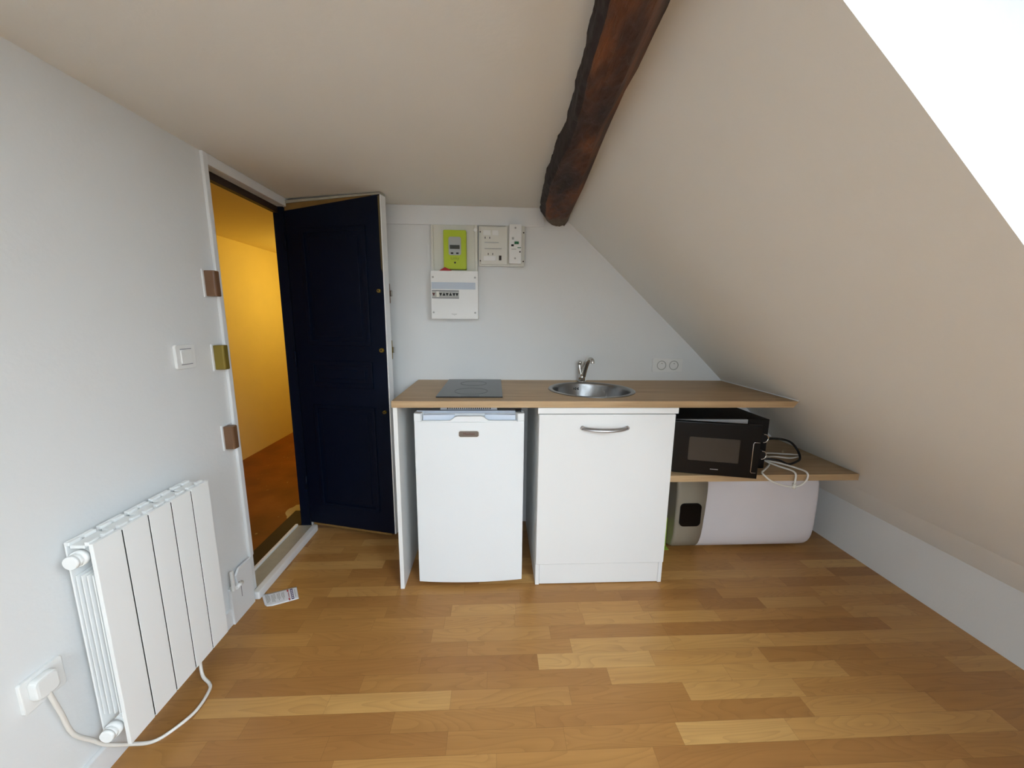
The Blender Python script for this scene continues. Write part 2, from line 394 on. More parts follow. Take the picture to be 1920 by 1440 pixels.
# ceiling beam
def interp(t, y):
    if y <= t[0][0]: return t[0][1]
    for (a, va), (b, vb) in zip(t, t[1:]):
        if y <= b: return va+(vb-va)*(y-a)/(b-a)
    return t[-1][1]
LT = [(.5, .165), (.8, .180), (1.03, .203), (1.2, .210), (1.34, .203), (1.55, .201), (1.79, .212), (2.11, .233)]
RT = [(.5, .258), (.685, .270), (.84, .281), (.97, .290), (1.05, .290), (1.254, .307), (1.43, .326), (1.66, .350), (2.02, .374), (2.11, .385)]
CH = [(.5, .012), (1.0, .010), (1.5, .012), (1.8, .022), (2.0, .04), (2.11, .066)]   # left lower chamfer
bm = bmesh.new(); rings = []
N = 420; Y0 = YN
for i in range(N+1):
    y = Y0+(YB+.0-Y0)*i/N
    xl, xr, ch = interp(LT, y), interp(RT, y), interp(CH, y)
    zb = 1.724+.006*noise.noise((3.3, y*2.1, 0))
    sec = []
    def seg(a, b, n):
        for k in range(n): sec.append((a[0]+(b[0]-a[0])*k/n, a[1]+(b[1]-a[1])*k/n))
    tl, bl, b2, br, rt, tr_ = (xl, ZC+.03), (xl+ch*.08, zb+ch*1.0+.004), (xl+ch+.003, zb), (xr-.012, zb), (xr+.004, zb+.022), (xr+.06, ZC+.02)
    seg(tl, bl, 10); seg(bl, b2, 3); seg(b2, br, 18); seg(br, rt, 3); seg(rt, tr_, 6); sec.append(tr_)
    ring = []
    for k, (x, z) in enumerate(sec):
        p = Vector((x*14, y*5, z*14)); d = .0065*noise.noise(p)+.005*noise.noise(p*2.7)+.0045*noise.noise(Vector((x*60, y*22, z*60)))+.003*noise.noise(Vector((x*110, y*60, z*110)))
        ring.append(bm.verts.new((x+d*.8, min(max(y, Y0), YB-.001), z+(d if z < ZC else 0))))
    rings.append(ring)
for A, B in zip(rings, rings[1:]):
    for j in range(len(A)-1):
        f = bm.faces.new((A[j], A[j+1], B[j+1], B[j])); f.smooth = True
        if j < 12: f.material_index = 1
    f = bm.faces.new((A[-1], A[0], B[0], B[-1]))
bm.faces.new(rings[0]); bm.faces.new(rings[-1])
q = MB(); q.bm.free(); q.bm = bm
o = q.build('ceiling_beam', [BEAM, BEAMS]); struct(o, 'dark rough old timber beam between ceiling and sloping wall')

# ------------------------------------------------------------------ corridor beyond the door
CX = -2.18; CZ = 1.85
struct(MB().box(CX-.1, XL-WT, .6, 5.2, -.12, -.004).build('floor_corridor', CFL), 'worn red-brown corridor floor with a pale patch')
struct(MB().box(CX-.1, CX, .6, 5.2, -.12, CZ).build('wall_corridor', YEL), 'corridor wall lit yellow')
struct(MB().box(CX-.1, XL-WT, .6, 5.2, CZ, CZ+.08).build('ceiling_corridor', YEL))
struct(MB().box(CX-.1, XL-WT, .5, .6, -.12, CZ+.08).box(CX-.1, XL-WT, 5.2, 5.3, -.12, CZ+.08).build('wall_corridor_end', YEL))
struct(MB().box(XL-WT, XL+.02, YB+.1, 5.2, -.12, CZ+.08).build('wall_corridor_side', YEL))

# ------------------------------------------------------------------ the navy door (open)
hinge = Vector((XL+.0005, D1-.013, 0)); free = Vector((-.541, 1.905, 0))
dv = free-hinge; LEN = dv.length; ang = math.atan2(dv.y, dv.x)
dm = Matrix.Translation(hinge) @ Matrix.Rotation(ang, 4, 'Z')      # local x along leaf, -y = navy face, +y = inner face
TH = .042
def zt(u): return 1.748+.047*u/LEN
d = MB().prism([(0, .055), (LEN-.003, .055), (LEN-.003, zt(LEN)), (0, zt(0))], 0, TH-.004, 'y', M=dm)
door = struct(d.build('door_1', NAVY), 'navy blue panelled wooden door standing open')
def frame(mb, u0, u1, z0, z1, w, y0, y1):
    mb.box(u0, u1, y0, y1, z0, z0+w, .003, dm).box(u0, u1, y0, y1, z1-w, z1, .003, dm)
    mb.box(u0, u0+w, y0, y1, z0+w*.6, z1-w*.6, .003, dm).box(u1-w, u1, y0, y1, z0+w*.6, z1-w*.6, .003, dm)
for (z0, z1) in ((1.08, 1.66), (.86, 1.0), (.17, .76)):
    f = MB(); frame(f, .085, LEN-.085, z0, z1, .022, -.008, .001); p = f.build('panel_moulding', NAVY, door)
    MB().box(.13, LEN-.13, -.004, .001, z0+.045, z1-.045, .003, dm).build('panel', NAVY, door)
MB().box(.22, .30, -.006, 0, 1.155, 1.175, .003, dm).build('letter_plate', NAVY, door)
MB().prism([(0, zt(0)), (LEN-.05, zt(LEN-.05)), (LEN-.05, zt(LEN)), (0, 1.782)], .002, TH-.006, 'y', M=dm).build('raw_wood_strip', RAW, door)['label'] = 'bare wood strip along the door top'
MB().prism([(0, 1.783), (LEN-.05, 1.7955), (LEN, 1.7955), (LEN, 1.803), (0, 1.796)], -.003, TH-.002, 'y', M=dm).build('top_strip', SILL, door)['label'] = 'pale grey strip along the door top'
MB().prism([(LEN-.0105, 1.46), (LEN-.0035, 1.44), (LEN-.0035, 1.79), (LEN-.0125, 1.79)], -.0012, .004, 'y', M=dm).build('worn_corner', RAWD, door)['label'] = 'bare worn wood at the door corner'
MB().box(LEN-.0035, LEN+.003, .0, TH, .055, 1.795, .002, dm).build('edge_face', TRIM, door)['label'] = 'white painted leading edge'
MB().box(.03, LEN-.003, TH-.004, TH, .055, 1.745, 0, dm).build('inner_face', TRIM, door)['label'] = 'white painted inner face'
MB().box(.02, LEN-.02, -.003, TH-.006, .044, .056, .003, dm).build('bottom_rail', RAW, door)['label'] = 'chipped bare wood along the door foot'
for z, r in ((1.353, .0095), (1.062, .0115), (.742, .0095)):
    c = MB(); a = dm @ Vector((LEN-.026, .001, z)); b = dm @ Vector((LEN-.026, -.012, z)); c.cyl(a, b, r, r*.86, 20)
    cy = c.build('lock_cylinder', BRASS, door)
    MB().cyl(dm @ Vector((LEN-.026, -.0119, z)), dm @ Vector((LEN-.026, -.0135, z)), r*.45, n=12).build('keyway', DKW, cy)
for z, m_ in ((1.345, BROWN), (1.06, BRASSP)):
    k = MB().box(LEN-.10, LEN-.006, TH, TH+.026, z-.05, z+.05, .006, dm).build('rim_lock', m_, door)
    MB().box(LEN-.006, LEN+.006, TH+.016, TH+.024, z-.015, z+.015, .002, dm).build('latch_bolt', CHROME, k)
for z in (.3, 1.0, 1.6):
    MB().cyl(dm @ Vector((-.004, -.006, z-.04)), dm @ Vector((-.004, -.006, z+.04)), .006, n=12).build('hinge', NAVY, door)

# lock strike boxes on the near jamb
for z, m_, nm in ((1.340, BROWN, 'upper brown lock strike box on the door jamb, above the light switch height'),
                  (1.068, BRASSP, 'brass-coloured lock strike box on the jamb beside the light switch'),
                  (.752, BROWN, 'lowest brown lock strike box on the door jamb, below the brass one')):
    t = thing('lock_strike_box', nm, 'door lock', (XL+.012, 1.467, z-.046), 'lock strike boxes on the door jamb')
    pts = [(1.452, XL+.004), (1.485, XL+.004), (1.485, XL+.032), (1.478, XL+.040), (1.458, XL+.040), (1.4525, XL+.036)]
    MB().prism([(x, y) for y, x in pts], z-.046, z+.046, 'z', bev=.003).build('cover', m_, t)
    MB().box(XL+.012, XL+.026, 1.485, 1.4862, z-.02, z+.02).build('bolt_slot', DKW, t)
    MB().box(XL-.001, XL+.004, 1.446, 1.500, z-.050, z+.050, .0015).build('back_plate', TRIM, t)

# light switch
t = thing('light_switch', 'square white light switch on the left wall beside the door', 'light switch', (XL, 1.332, 1.04))
MB().rrect(1.280, 1.360, 1.044, 1.126, .008, XL, XL+.009, 'x', bev=.002).build('plate', PLW, t)
MB().rrect(1.298, 1.342, 1.063, 1.107, .003, XL+.008, XL+.0125, 'x', bev=.001).build('rocker', PLW, t)
for zz in (1.110, 1.058): MB().box(XL+.0085, XL+.0105, 1.297, 1.343, zz, zz+.002).build('gap_line', INK, t)

# corner cover block at jamb foot with small valve
t = thing('pipe_cover_block', 'white boxed block at the door jamb foot right of the radiator', 'cover', (XL, 1.43, 0))
MB().prism([(1.364, 0), (1.492, 0), (1.492, .212), (1.420, .212), (1.400, .192), (1.400, .15), (1.364, .15)], XL+.0125, XL+.022, 'x', bev=.002).build('front_board', TRIM, t)
MB().box(XL, XL+.0125, 1.374, 1.488, 0, .149).build('packing', TRIM, t)
MB().box(XL+.022, XL+.0226, 1.418, 1.4205, .085, .135).build('screw_slot', INK, t)
MB().cyl((XL+.0218, 1.410, .155), (XL+.0228, 1.410, .155), .0035, n=10).build('screw', INK, t)
v = MB().cyl((XL+.022, 1.392, .158), (XL+.040, 1.392, .158), .007).cyl((XL+.036, 1.374, .158), (XL+.036, 1.408, .158), .008).box(XL+.024, XL+.034, 1.362, 1.374, .150, .235, .003)
v.build('valve', PLW, t)

# ------------------------------------------------------------------ radiator
R0 = .865; PIT = .0742; RX0, RX1 = -1.036, -.966; RB, RT_ = .092, .682
rad = thing('radiator', 'white five-panel wall radiator with cord under it on the left wall', 'radiator', (-1.0, R0+2.5*PIT, RB))
for i in range(5):
    y0 = R0+i*PIT; y1 = y0+PIT-.0042; ym = (y0+y1)/2
    e = MB().box(RX1-.010, RX1, y0, y1, RB, RT_-.006, .001)
    el = e.build('radiator_panel', RADW, rad)
    if i < 4: MB().box(RX1-.009, RX1-.0016, y1+.0001, y1+.0041, RB+.004, RT_-.012).build('panel_gap_shade', DARKGAP, el)  # dark strip painting the slot's shade between two panels
    f = MB()
    for x in (-.985, -.998, -1.011, -1.024): f.box(x-.0013, x+.0013, y0+.004, y1-.006, .185, .59, .0008)
    f.build('fin', RADW, el)
    b = MB().box(RX0, RX0+.004, y0+.003, y1-.003, .115, RT_-.002, .002)
    b.build('back_plate', RADW, el)
    g = MB().box(RX0+.0135, -.989, y0+.003, y1-.003, RT_-.018, RT_-.010, .001)
    for k in (0, 1):
        g.box(RX0+.0005, RX0+.0125, y0+.003+k*.036, y0+.031+k*.036, RT_-.012, RT_-.003, .002)
        g.box(-.9885, -.978, y0+.003+k*.036, y0+.028+k*.036, RT_-.012, RT_-.002, .002)
    g.box(-.9775, RX1-.010, y0+.0015, y1, RT_-.016, RT_-.007, .001)
    g.build('top_grille', RADW, el)
    MB().box(-1.0055, -.9995, (y0+y1)/2-.008, (y0+y1)/2+.008, .16, .63).build('core', RADW, el)
for z in (.642, .146):
    h = MB().cyl((-1.0, R0+.004, z), (-1.0, R0+5*PIT-.006, z), .0175, n=24)
    hd = h.build('header_tube', RADW, rad)
    p = MB().cyl((-1.0, R0+.006, z), (-1.0, R0-.008, z), .0195, n=28).cyl((-1.0, R0-.008, z), (-1.0, R0-.016, z), .0175, n=8)
    p.cyl((-1.0, R0-.016, z), (-1.0, R0-.024, z), .0172, .016, n=24)
    p.build('end_plug', RADW, hd)
for ya, za in ((1.0, .56), (1.12, .56), (1.0, .15)): MB().box(XL, RX0+.002, ya, ya+.03, za, za+.04).build('wall_bracket', RADW, rad)
# cord and plug
cord = MB().tube([(XL+.024, .782, .366), (XL+.026, .784, .342), (XL+.024, .796, .28), (XL+.020, .812, .20), (XL+.022, .845, .135), (XL+.030, .868, .09),
                  (XL+.05, .905, .04), (-.985, .935, .0065), (-.955, .965, .0055), (-.93, 1.02, .0055), (-.937, 1.085, .0055), (-.955, 1.110, .006), (-.985, 1.125, .02), (-1.0, 1.14, .06), (-1.002, 1.15, .12)], .0048, 10, 8)
cd = cord.build('power_cord', CORDW, rad)
MB().rrect(.760, .806, .350, .402, .012, XL+.0085, XL+.030, 'x', bev=.005).build('plug', PLW, cd)
# socket
t = thing('wall_socket', 'single white wall socket with the radiator plug in it, low on left wall', 'socket', (XL, .79, .33))
MB().rrect(.749, .832, .328, .408, .006, XL, XL+.009, 'x', bev=.002).build('plate', PLW, t)

# leaflet on floor
t = thing('paper_leaflet', 'small printed white leaflet lying on the parquet by the door', 'paper', (-.945, 1.518, 0))
P0, P1, P2, P3 = Vector((-1.032, 1.525, 0)), Vector((-.908, 1.578, 0)), Vector((-.858, 1.500, 0)), Vector((-.972, 1.450, 0))
def pq(u, v):       # u along length, v across
    return P0.lerp(P1, u).lerp(P3.lerp(P2, u), v)
def curl(u, v): return .0012+.010*max(0, .22-u)/.22*max(0, .35+v*.3)
bm_ = MB(); G = [[bm_.bm.verts.new(pq(i/20, j/8)+Vector((0, 0, curl(i/20, j/8)))) for j in range(9)] for i in range(21)]
for i in range(20):
    for j in range(8):
        if i == 0 and j == 7: bm_.bm.faces.new((G[0][7], G[1][7], G[1][8])); continue
        f = bm_.bm.faces.new((G[i][j], G[i+1][j], G[i+1][j+1], G[i][j+1])); f.smooth = True
sh = bm_.build('sheet', PAPER, t)
so = sh.modifiers.new('solid', 'SOLIDIFY'); so.thickness = .0006; so.offset = -1
def patch(mb, u0, u1, v0, v1, h=.0006):
    n = max(2, int((u1-u0)*24)+1)
    Gp = [[mb.bm.verts.new(pq(u0+(u1-u0)*i/n, v)+Vector((0, 0, curl(u0+(u1-u0)*i/n, v)+h))) for v in (v0, v1)] for i in range(n+1)]
    for i in range(n): mb.bm.faces.new((Gp[i][0], Gp[i+1][0], Gp[i+1][1], Gp[i][1]))
pr = MB()
for k in range(17):
    u = .08+k*.032
    if k in (4, 9, 13): continue
    a, b = .12+random.random()*.08, .8-random.random()*.25
    patch(pr, u, u+.016, a, b)
patch(pr, .915, .93, .2, .8)
pr.build('print', INK2, t)
pr = MB(); patch(pr, .795, .865, .10, .92); pr.build('name_panel', PURP, t)
pr = MB(); patch(pr, .70, .745, .08, .26); patch(pr, .72, .74, .3, .72); patch(pr, .70, .745, .76, .95); pr.build('red_print', REDI, t)
pr = MB()
for k in range(5): patch(pr, .815, .847, .18+k*.145, .28+k*.145, .001)
pr.build('white_print', PAPER, t)

# ------------------------------------------------------------------ kitchenette
ZT, ZB = .880, .852; KF = 1.545
SX, SY = .482, 1.820
# worktop with round sink hole and hob cut-out
def worktop():
    mb = MB(); bm = mb.bm
    outer = [(-.432, KF), (1.337, KF), (1.337, YB-.001), (-.432, YB-.001)]
    hole = [(SX+.195*math.cos(2*PI*i/40), SY+.195*math.sin(2*PI*i/40)) for i in range(40)]
    hob = [(-.245, 1.66), (.022, 1.66), (.022, 2.06), (-.245, 2.06)]
    loops = {}
    for z in (ZT, ZB):
        es = []; vs = []
        for lp in (outer, hole, hob):
            V = [bm.verts.new((x-(.022 if z == ZB and x > 1.3 else 0), y, z)) for x, y in lp]; vs.append(V)
            es += [bm.edges.new((V[i], V[(i+1) % len(V)])) for i in range(len(V))]
        bmesh.ops.triangle_fill(bm, use_beauty=True, edges=es)
        loops[z] = vs
    for A, B in zip(loops[ZT], loops[ZB]):
        n = len(A)
        for i in range(n): bm.faces.new((A[i], A[(i+1) % n], B[(i+1) % n], B[i]))
    return mb
tag(worktop().build('worktop', LAM), 'long pale oak worktop over the fridge and sink cabinet', 'worktop')
tag(MB().box(-.427, -.409, KF+.002, YB-.002, 0, ZB-.001, .001).build('side_panel', WMEL), 'white upright side panel at the worktop left end beside the fridge', 'panel')

# hob
t = thing('hob', 'black glass two-ring hob set in the worktop above the fridge', 'hob', (-.11, 1.86, ZT))
MB().box(-.258, .036, 1.615, 2.10, ZT+.0005, ZT+.0055, .0015).build('glass_top', GLASSB, t)
MB().box(-.238, .015, 1.67, 2.05, .8465, ZT+.0008).build('housing', DARKGAP, t)
c = MB().box(-.238, .015, 1.608, 1.78, .8275, .8460)
hs = c.build('vent_panel', DARKGAP, t)
c = MB()
for k in range(20): c.box(-.202+k*.0092, -.1975+k*.0092, 1.603, 1.6085, .829, .845)
c.box(-.236, -.208, 1.602, 1.6085, .829, .845).box(-.017, .011, 1.602, 1.6085, .829, .845).box(-.207, -.016, 1.6045, 1.608, .829, .831)
c.build('vent_slats', FRG, hs)
for y, r in ((1.745, .078), (1.965, .068)):
    MB().lathe((-.111, y, ZT+.0056), [(r, 0), (r, .0003), (r-.0015, .0003), (r-.0015, 0)], 48).build('cooking_ring', RING, t)
MB().box(-.15, -.07, 1.630, 1.640, ZT+.0055, ZT+.0058).build('touch_controls', RING, t)

# sink
t = thing('sink', 'round stainless steel sink set into the oak worktop', 'sink', (SX, SY, ZT))
prof = [(.150, -.125), (.176, -.118), (.186, -.10), (.188, -.012), (.1905, -.002), (.194, .003), (.212, .0035), (.2135, .0004), (.1935, .0004), (.1915, -.012), (.190, -.10), (.178, -.122), (.150, -.129)]
MB().lathe((SX, SY, ZT), [(.03, -.132)]+prof+[(.03, -.136)], 72).build('bowl', STEEL, t)
MB().cyl((SX, SY, ZT-.136), (SX, SY, ZT-.130), .034, n=32).build('drain', CHROME, t)
ov = MB()
for k, (a, zz) in enumerate(((-5, -.026), (-3, -.03), (0, -.026), (0, -.034), (3, -.03), (5, -.026), (-5, -.034), (5, -.034))):
    an = math.radians(92-a*.9); c, s_ = math.cos(an), math.sin(an)
    ov.cyl((SX-.03+.1878*c, SY+.1878*s_-.003, ZT+zz), (SX-.03+.187*c, SY+.185*s_-.003, ZT+zz), .0033, n=10)
ov.build('overflow_holes', DARKGAP, t)
# tap
t = thing('mixer_tap', 'small chrome mixer tap behind the round sink', 'tap', (.495, 2.062, ZT))
FX, FY = .492, 2.064
MB().cyl((FX, FY, ZT), (FX, FY, ZT+.006), .025, .024).cyl((FX, FY, ZT+.006), (FX, FY, ZT+.045), .0185, .0175).build('base', CHROME, t)
MB().tube([(FX+.006, FY-.004, ZT+.03), (FX+.014, FY-.012, ZT+.075), (FX+.023, FY-.026, ZT+.112), (FX+.030, FY-.048, ZT+.131), (FX+.034, FY-.075, ZT+.128), (FX+.035, FY-.082, ZT+.112)], .0115, 16, 8,
          rad=lambda q: .0145-.004*q).build('spout', CHROME, t)
lv = MB().tube([(FX-.006, FY+.002, ZT+.035), (FX-.013, FY+.003, ZT+.07), (FX-.016, FY+.004, ZT+.105)], .0095, 14, 6, rad=lambda q: .012-.003*q)
lv.cyl((FX-.016, FY+.004, ZT+.100), (FX-.012, FY-.002, ZT+.116), .0125, .0115, 18).build('lever', CHROME, t)

# fridge
t = thing('fridge', 'small white under-counter fridge between side panel and sink cabinet', 'fridge', (-.107, 1.83, 0))
FL, FR = -.345, .129
MB().box(FL+.004, FR-.004, 1.615, 2.06, .018, .812, .004).build('body', FRW, t)
MB().box(FL+.004, FR-.006, 1.600, 2.06, .8125, .826, .004).build('top_cover', FRG, t)
for x in (FL+.05, FR-.05):
    for y in (1.66, 2.02): MB().cyl((x, y, 0), (x, y, .02), .018).build('foot', BLK, t)
def front(x0, x1, yb, yf, bulge, n=24):
    return [(x1, yb), (x0, yb)]+[(x0+(x1-x0)*i/n, yf-bulge*(1-(2*i/n-1)**2)) for i in range(n+1)]
dr = MB().prism(front(FL, FR, 1.608, 1.566, .014), .022, .787, 'z', bev=.003).build('door', FRW, t)
cap = MB()
cap.prism([(FL, 1.608), (FL, 1.565), (FL+.028, 1.561), (FL+.034, 1.572), (FL+.034, 1.608)], .7875, .822, 'z', bev=.002)
cap.prism([(FR, 1.608), (FR, 1.565), (FR-.028, 1.561), (FR-.034, 1.572), (FR-.034, 1.608)], .7875, .822, 'z', bev=.002)
cap.box(FL+.034, FR-.034, 1.5905, 1.608, .7875, .815)
# scooped handle: the lip is low at both grips and rises in the middle
cap.build('door_top', FRW, dr)
n = 40; lx0, lx1 = FL+.034, FR-.034; lip = [(lx0, .7876), (lx1, .7876)]
for i in range(n+1):
    t_ = 1-2*i/n; h_ = min(1, max(0, (.42-abs(t_))/.16)); h_ = h_*h_*(3-2*h_)
    lip.append(((lx0+lx1)/2+(lx1-lx0)/2*t_, .7925+.0195*h_))
MB().prism(lip, 1.5535, 1.5665, 'y').build('handle_lip', FRW, dr)
for sg in (-1, 1):
    xa = (lx0+lx1)/2+sg*.065; xb = lx0+.004 if sg < 0 else lx1-.004
    MB().prism([(xa, 1.590), (xb, 1.590), (xb, 1.570), (xa, 1.578)], .7885, .814, 'z', bev=.002).build('grip_recess', GRIP, dr)
bx = (-.153-.068)/2
MB().rrect(bx-.0425, bx+.0425, .722, .748, .008, 1.5485, 1.5555, 'y', bev=.001).build('badge', BADGE, dr)
MB().rrect(bx-.0465, bx+.0465, .718, .752, .011, 1.5500, 1.5555, 'y', bev=.001).build('badge_rim', PLW, dr)
text('Moulinex', .0135, 'badge_lettering', SCRIPT, dr, FACE(bx, 1.5482, .736), .0003, .25)
MB().box(FR-.038, FR-.012, 1.586, 1.612, .8225, .829, .002).build('hinge_cap', BLK, t)

# sink cabinet
t = thing('sink_cabinet', 'white base cabinet with one door under the sink', 'cabinet', (.49, 1.83, 0))
CL, CR = .191, .791
c = MB().box(CL, CL+.018, 1.564, 2.09, 0, .850).box(CR-.018, CR, 1.564, 2.09, 0, .850).box(CL+.018, CR-.018, 1.564, 2.09, .095, .113).box(CL+.018, CR-.018, 2.07, 2.09, .113, .60)
c.build('carcass', WMEL, t)
MB().box(CL-.005, CR+.010, 1.546, 1.5635, .825, .8505, .001).build('top_rail', WMEL, t)
dr = MB().box(CL+.001, CR-.001, 1.547, 1.5635, .110, .8215, .0015).build('door', WMEL, t)
n = 20
hb = MB(); pts = []
for i in range(n+1):
    s_ = 2*i/n-1; pts.append((.4785+.098*s_, 1.545-.030*(1-s_*s_)**.6, .7625-.004*(1-s_*s_)))
hb.tube(pts, .008, 12, 1, flat=.55, rad=lambda q: .0105-.002*abs(2*q-1))
hb.cyl((.4785-.098, 1.547, .7625), (.4785-.098, 1.538, .7625), .0088).cyl((.4785+.098, 1.547, .7625), (.4785+.098, 1.538, .7625), .0088)
hb.build('handle', ALU, dr)
MB().box(CL+.0185, CR-.0185, 1.556, 1.572, .004, .1035, .001).build('plinth', WMEL, t)
for xa in (CL, CR-.0178): MB().box(xa, xa+.0178, 1.5555, 1.5635, .0, .104, .001).build('side_edge', WMEL, t)

# shelf
tag(MB().box(CR+.001, 1.683, 1.553, YB-.002, .505, .535, .001).build('low_shelf', LAM), 'lower oak shelf right of the sink cabinet, carrying the microwave', 'shelf')

# microwave
ML, MR, MF, MBK, MZ0, MZ1 = .812, 1.272, 1.622, 1.93, .548, .779
t = thing('microwave', 'black microwave oven with its door ajar on the low shelf', 'microwave', (1.04, 1.78, .535))
c = MB().box(ML, MR, MF+.012, MBK, MZ0, MZ1, .004)
c.build('casing', BLK, t)
for x in (ML+.04, MR-.04):
    for y in (MF+.04, MBK-.04): MB().cyl((x, y, .535), (x, y, MZ0+.002), .012).build('foot', BLK, t)
MB().box(ML+.012, 1.172, MF, MF+.0118, MZ0+.004, MZ1-.002, .001).build('cavity_front', CAV, t)
MB().box(ML+.05, 1.14, MF-.0006, MF, MZ0+.03, MZ1-.03).build('cavity', DARKGAP, t)
pn = MB().box(1.173, MR, MF-.004, MF+.0119, MZ0-.008, MZ1, .002).build('control_panel', BLKG, t)
for z in (.693, .612):
    kn = MB().cyl((1.242, MF-.004, z), (1.242, MF-.022, z), .021, .0195, 32).build('knob', BLK, pn)
    arc = MB().tube([(1.242+.0195*math.cos(a), MF-.0225, z+.0195*math.sin(a)) for a in [math.radians(-100+200*k/16) for k in range(17)]], .0026, 8, 1)
    arc.build('knob_rim', CHROME, kn)
da = math.atan2(1.527-(MF-.004), 1.166-(ML+.004)); DL = .357
mm = Matrix.Translation((ML+.004, MF-.003, 0)) @ Matrix.Rotation(da, 4, 'Z')   # local +x along door, outer face at -y
dr = MB().box(0, DL, -.030, -.001, MZ0-.008, MZ1+.0015, .002, mm).build('door', BLKG, t)
MB().rrect(.068, .276, .604, .713, .006, -.0312, -.0302, 'y', M=mm).build('window', MWIN, dr)
MB().box(.165, .198, -.0313, -.0300, .567, .5695, 0, mm).build('maker_mark', INK2, dr)
h = MB().tube([mm @ Vector(p) for p in ((DL-.004, -.031, .706), (DL-.026, -.0325, .706), (DL-.029, -.0325, .700), (DL-.029, -.0325, .572), (DL-.026, -.0325, .567), (DL-.008, -.031, .567))], .0017, 8, 1)
h.build('handle', CHROME, dr)

# water heater
t = thing('water_heater', 'white horizontal water heater with taupe end on floor under the shelf', 'water heater', (1.33, 1.94, 0))
def dsec(x, yc=1.928, zc=.241, a=.168, b=.238, ex=4.0, n=48, k=1.):
    out = []
    for i in range(n):
        th = 2*PI*i/n; c, s_ = math.cos(th), math.sin(th)
        out.append((x, yc+k*a*math.copysign(abs(c)**(2/ex), c), zc+k*b*math.copysign(abs(s_)**(2/ex), s_)))
    return out
def loft(mb, secs, c0=True, c1=True):
    R = [[mb.bm.verts.new(p) for p in s_] for s_ in secs]
    for A, B in zip(R, R[1:]):
        for i in range(len(A)):
            f = mb.bm.faces.new((A[i], A[(i+1) % len(A)], B[(i+1) % len(A)], B[i])); f.smooth = True
    if c0: mb.bm.faces.new(R[0])
    if c1: mb.bm.faces.new(R[-1][::-1])
    return mb
# boundary between taupe end and white body bows towards the top
def bow(sec, amt): return [(x+amt*((z-.25)/.24), y, z) for x, y, z in sec]
HL, HM, HR = .945, 1.098, 1.712
loft(MB(), [dsec(HL, k=.94), dsec(HL+.006, k=.985), dsec(HL+.02, k=1.), bow(dsec(HM), .012)]).build('end_cover', TAUPE, t)
loft(MB(), [bow(dsec(HM+.0005), .012), dsec(HR-.05, k=1.), dsec(HR-.018, k=.992), dsec(HR-.005, k=.97), dsec(HR, k=.93)]).build('tank', HEATW, t)
MB().rrect(.964, 1.075, .165, .292, .022, 1.752, 1.775, 'y', bev=.002).build('display', BLKG, t)
for x in (1.05, 1.6): MB().box(x-.03, x+.03, 1.90, 2.02, 0, .02).build('foot', BLK, t)
# lime card between cabinet and heater
tag(MB().box(.835, .942, 1.835, 1.8365, .002, .17, M=Matrix.Identity(4)).box(.83, .945, 1.80, 1.8345, .0005, .002).build('lime_card', LGREEN), 'lime green card tucked between the sink cabinet and the water heater', 'card')

# cables on the shelf
zs = .5412
wc = MB().tube([(1.30, 1.80, zs), (1.38, 1.74, zs+.012), (1.34, 1.67, zs), (1.265, 1.60, zs), (1.226, 1.565, zs+.002), (1.222, 1.545, zs-.004), (1.255, 1.538, .512), (1.32, 1.535, .489), (1.385, 1.538, .487),
                (1.425, 1.545, .512), (1.430, 1.553, zs+.003), (1.42, 1.60, zs+.006), (1.37, 1.66, zs+.010), (1.31, 1.70, zs+.012), (1.32, 1.74, zs+.02), (1.40, 1.79, zs+.010), (1.53, 1.80, zs), (1.585, 1.78, zs), (1.50, 1.735, zs+.003),
                (1.39, 1.72, zs+.018), (1.32, 1.69, zs+.016), (1.34, 1.62, zs+.010), (1.365, 1.565, zs+.010), (1.368, 1.542, zs), (1.366, 1.538, .515), (1.364, 1.537, .497)], .0042, 10, 8)
w_ = tag(wc.build('white_cable', CORDW), 'coiled white power cable hanging over the shelf edge right of microwave', 'cable')
MB().cyl((1.364, 1.537, .499), (1.362, 1.536, .476), .0085, .007).build('cable_connector', PLW2, w_)
bc = MB().tube([(1.285, 1.80, .60), (1.33, 1.79, .600), (1.41, 1.775, .634), (1.50, 1.765, .625), (1.545, 1.755, .582), (1.535, 1.72, zs+.008), (1.49, 1.69, zs), (1.43, 1.665, zs), (1.37, 1.655, zs+.024), (1.30, 1.68, zs+.024)], .0052, 10, 8)
b_ = tag(bc.build('black_cable', CORDB), 'looped black power cable behind the white coil on the shelf', 'cable')
MB().box(1.30, 1.345, 1.785, 1.815, .578, .608, .008).build('plug', CAV, b_)

# double socket on back wall
t = thing('double_socket', 'white double wall socket above the worktop near the sloping wall', 'socket', (1.0, YB, .93))
MB().rrect(.911, 1.088, .931, 1.010, .006, YB-.010, YB, 'y', bev=.002).build('plate', PLW, t)
for x in (.964, 1.036):
    w_ = MB().lathe((x, YB-.010, .970), [(.027, 0), (.027, -.002), (.0245, -.002), (.021, .003), (.020, .006), (.0, .006)], 32, 'y').build('socket_well', BRKR, t)
    MB().cyl((x-.0095, YB-.0042, .970), (x-.0095, YB-.0052, .970), .0028, n=12).cyl((x+.0095, YB-.0042, .970), (x+.0095, YB-.0052, .970), .0028, n=12).build('contact_hole', DARKGAP, w_)
    MB().cyl((x, YB-.003, .981), (x, YB-.016, .981), .0024, n=12).build('earth_pin', CHROME, w_)

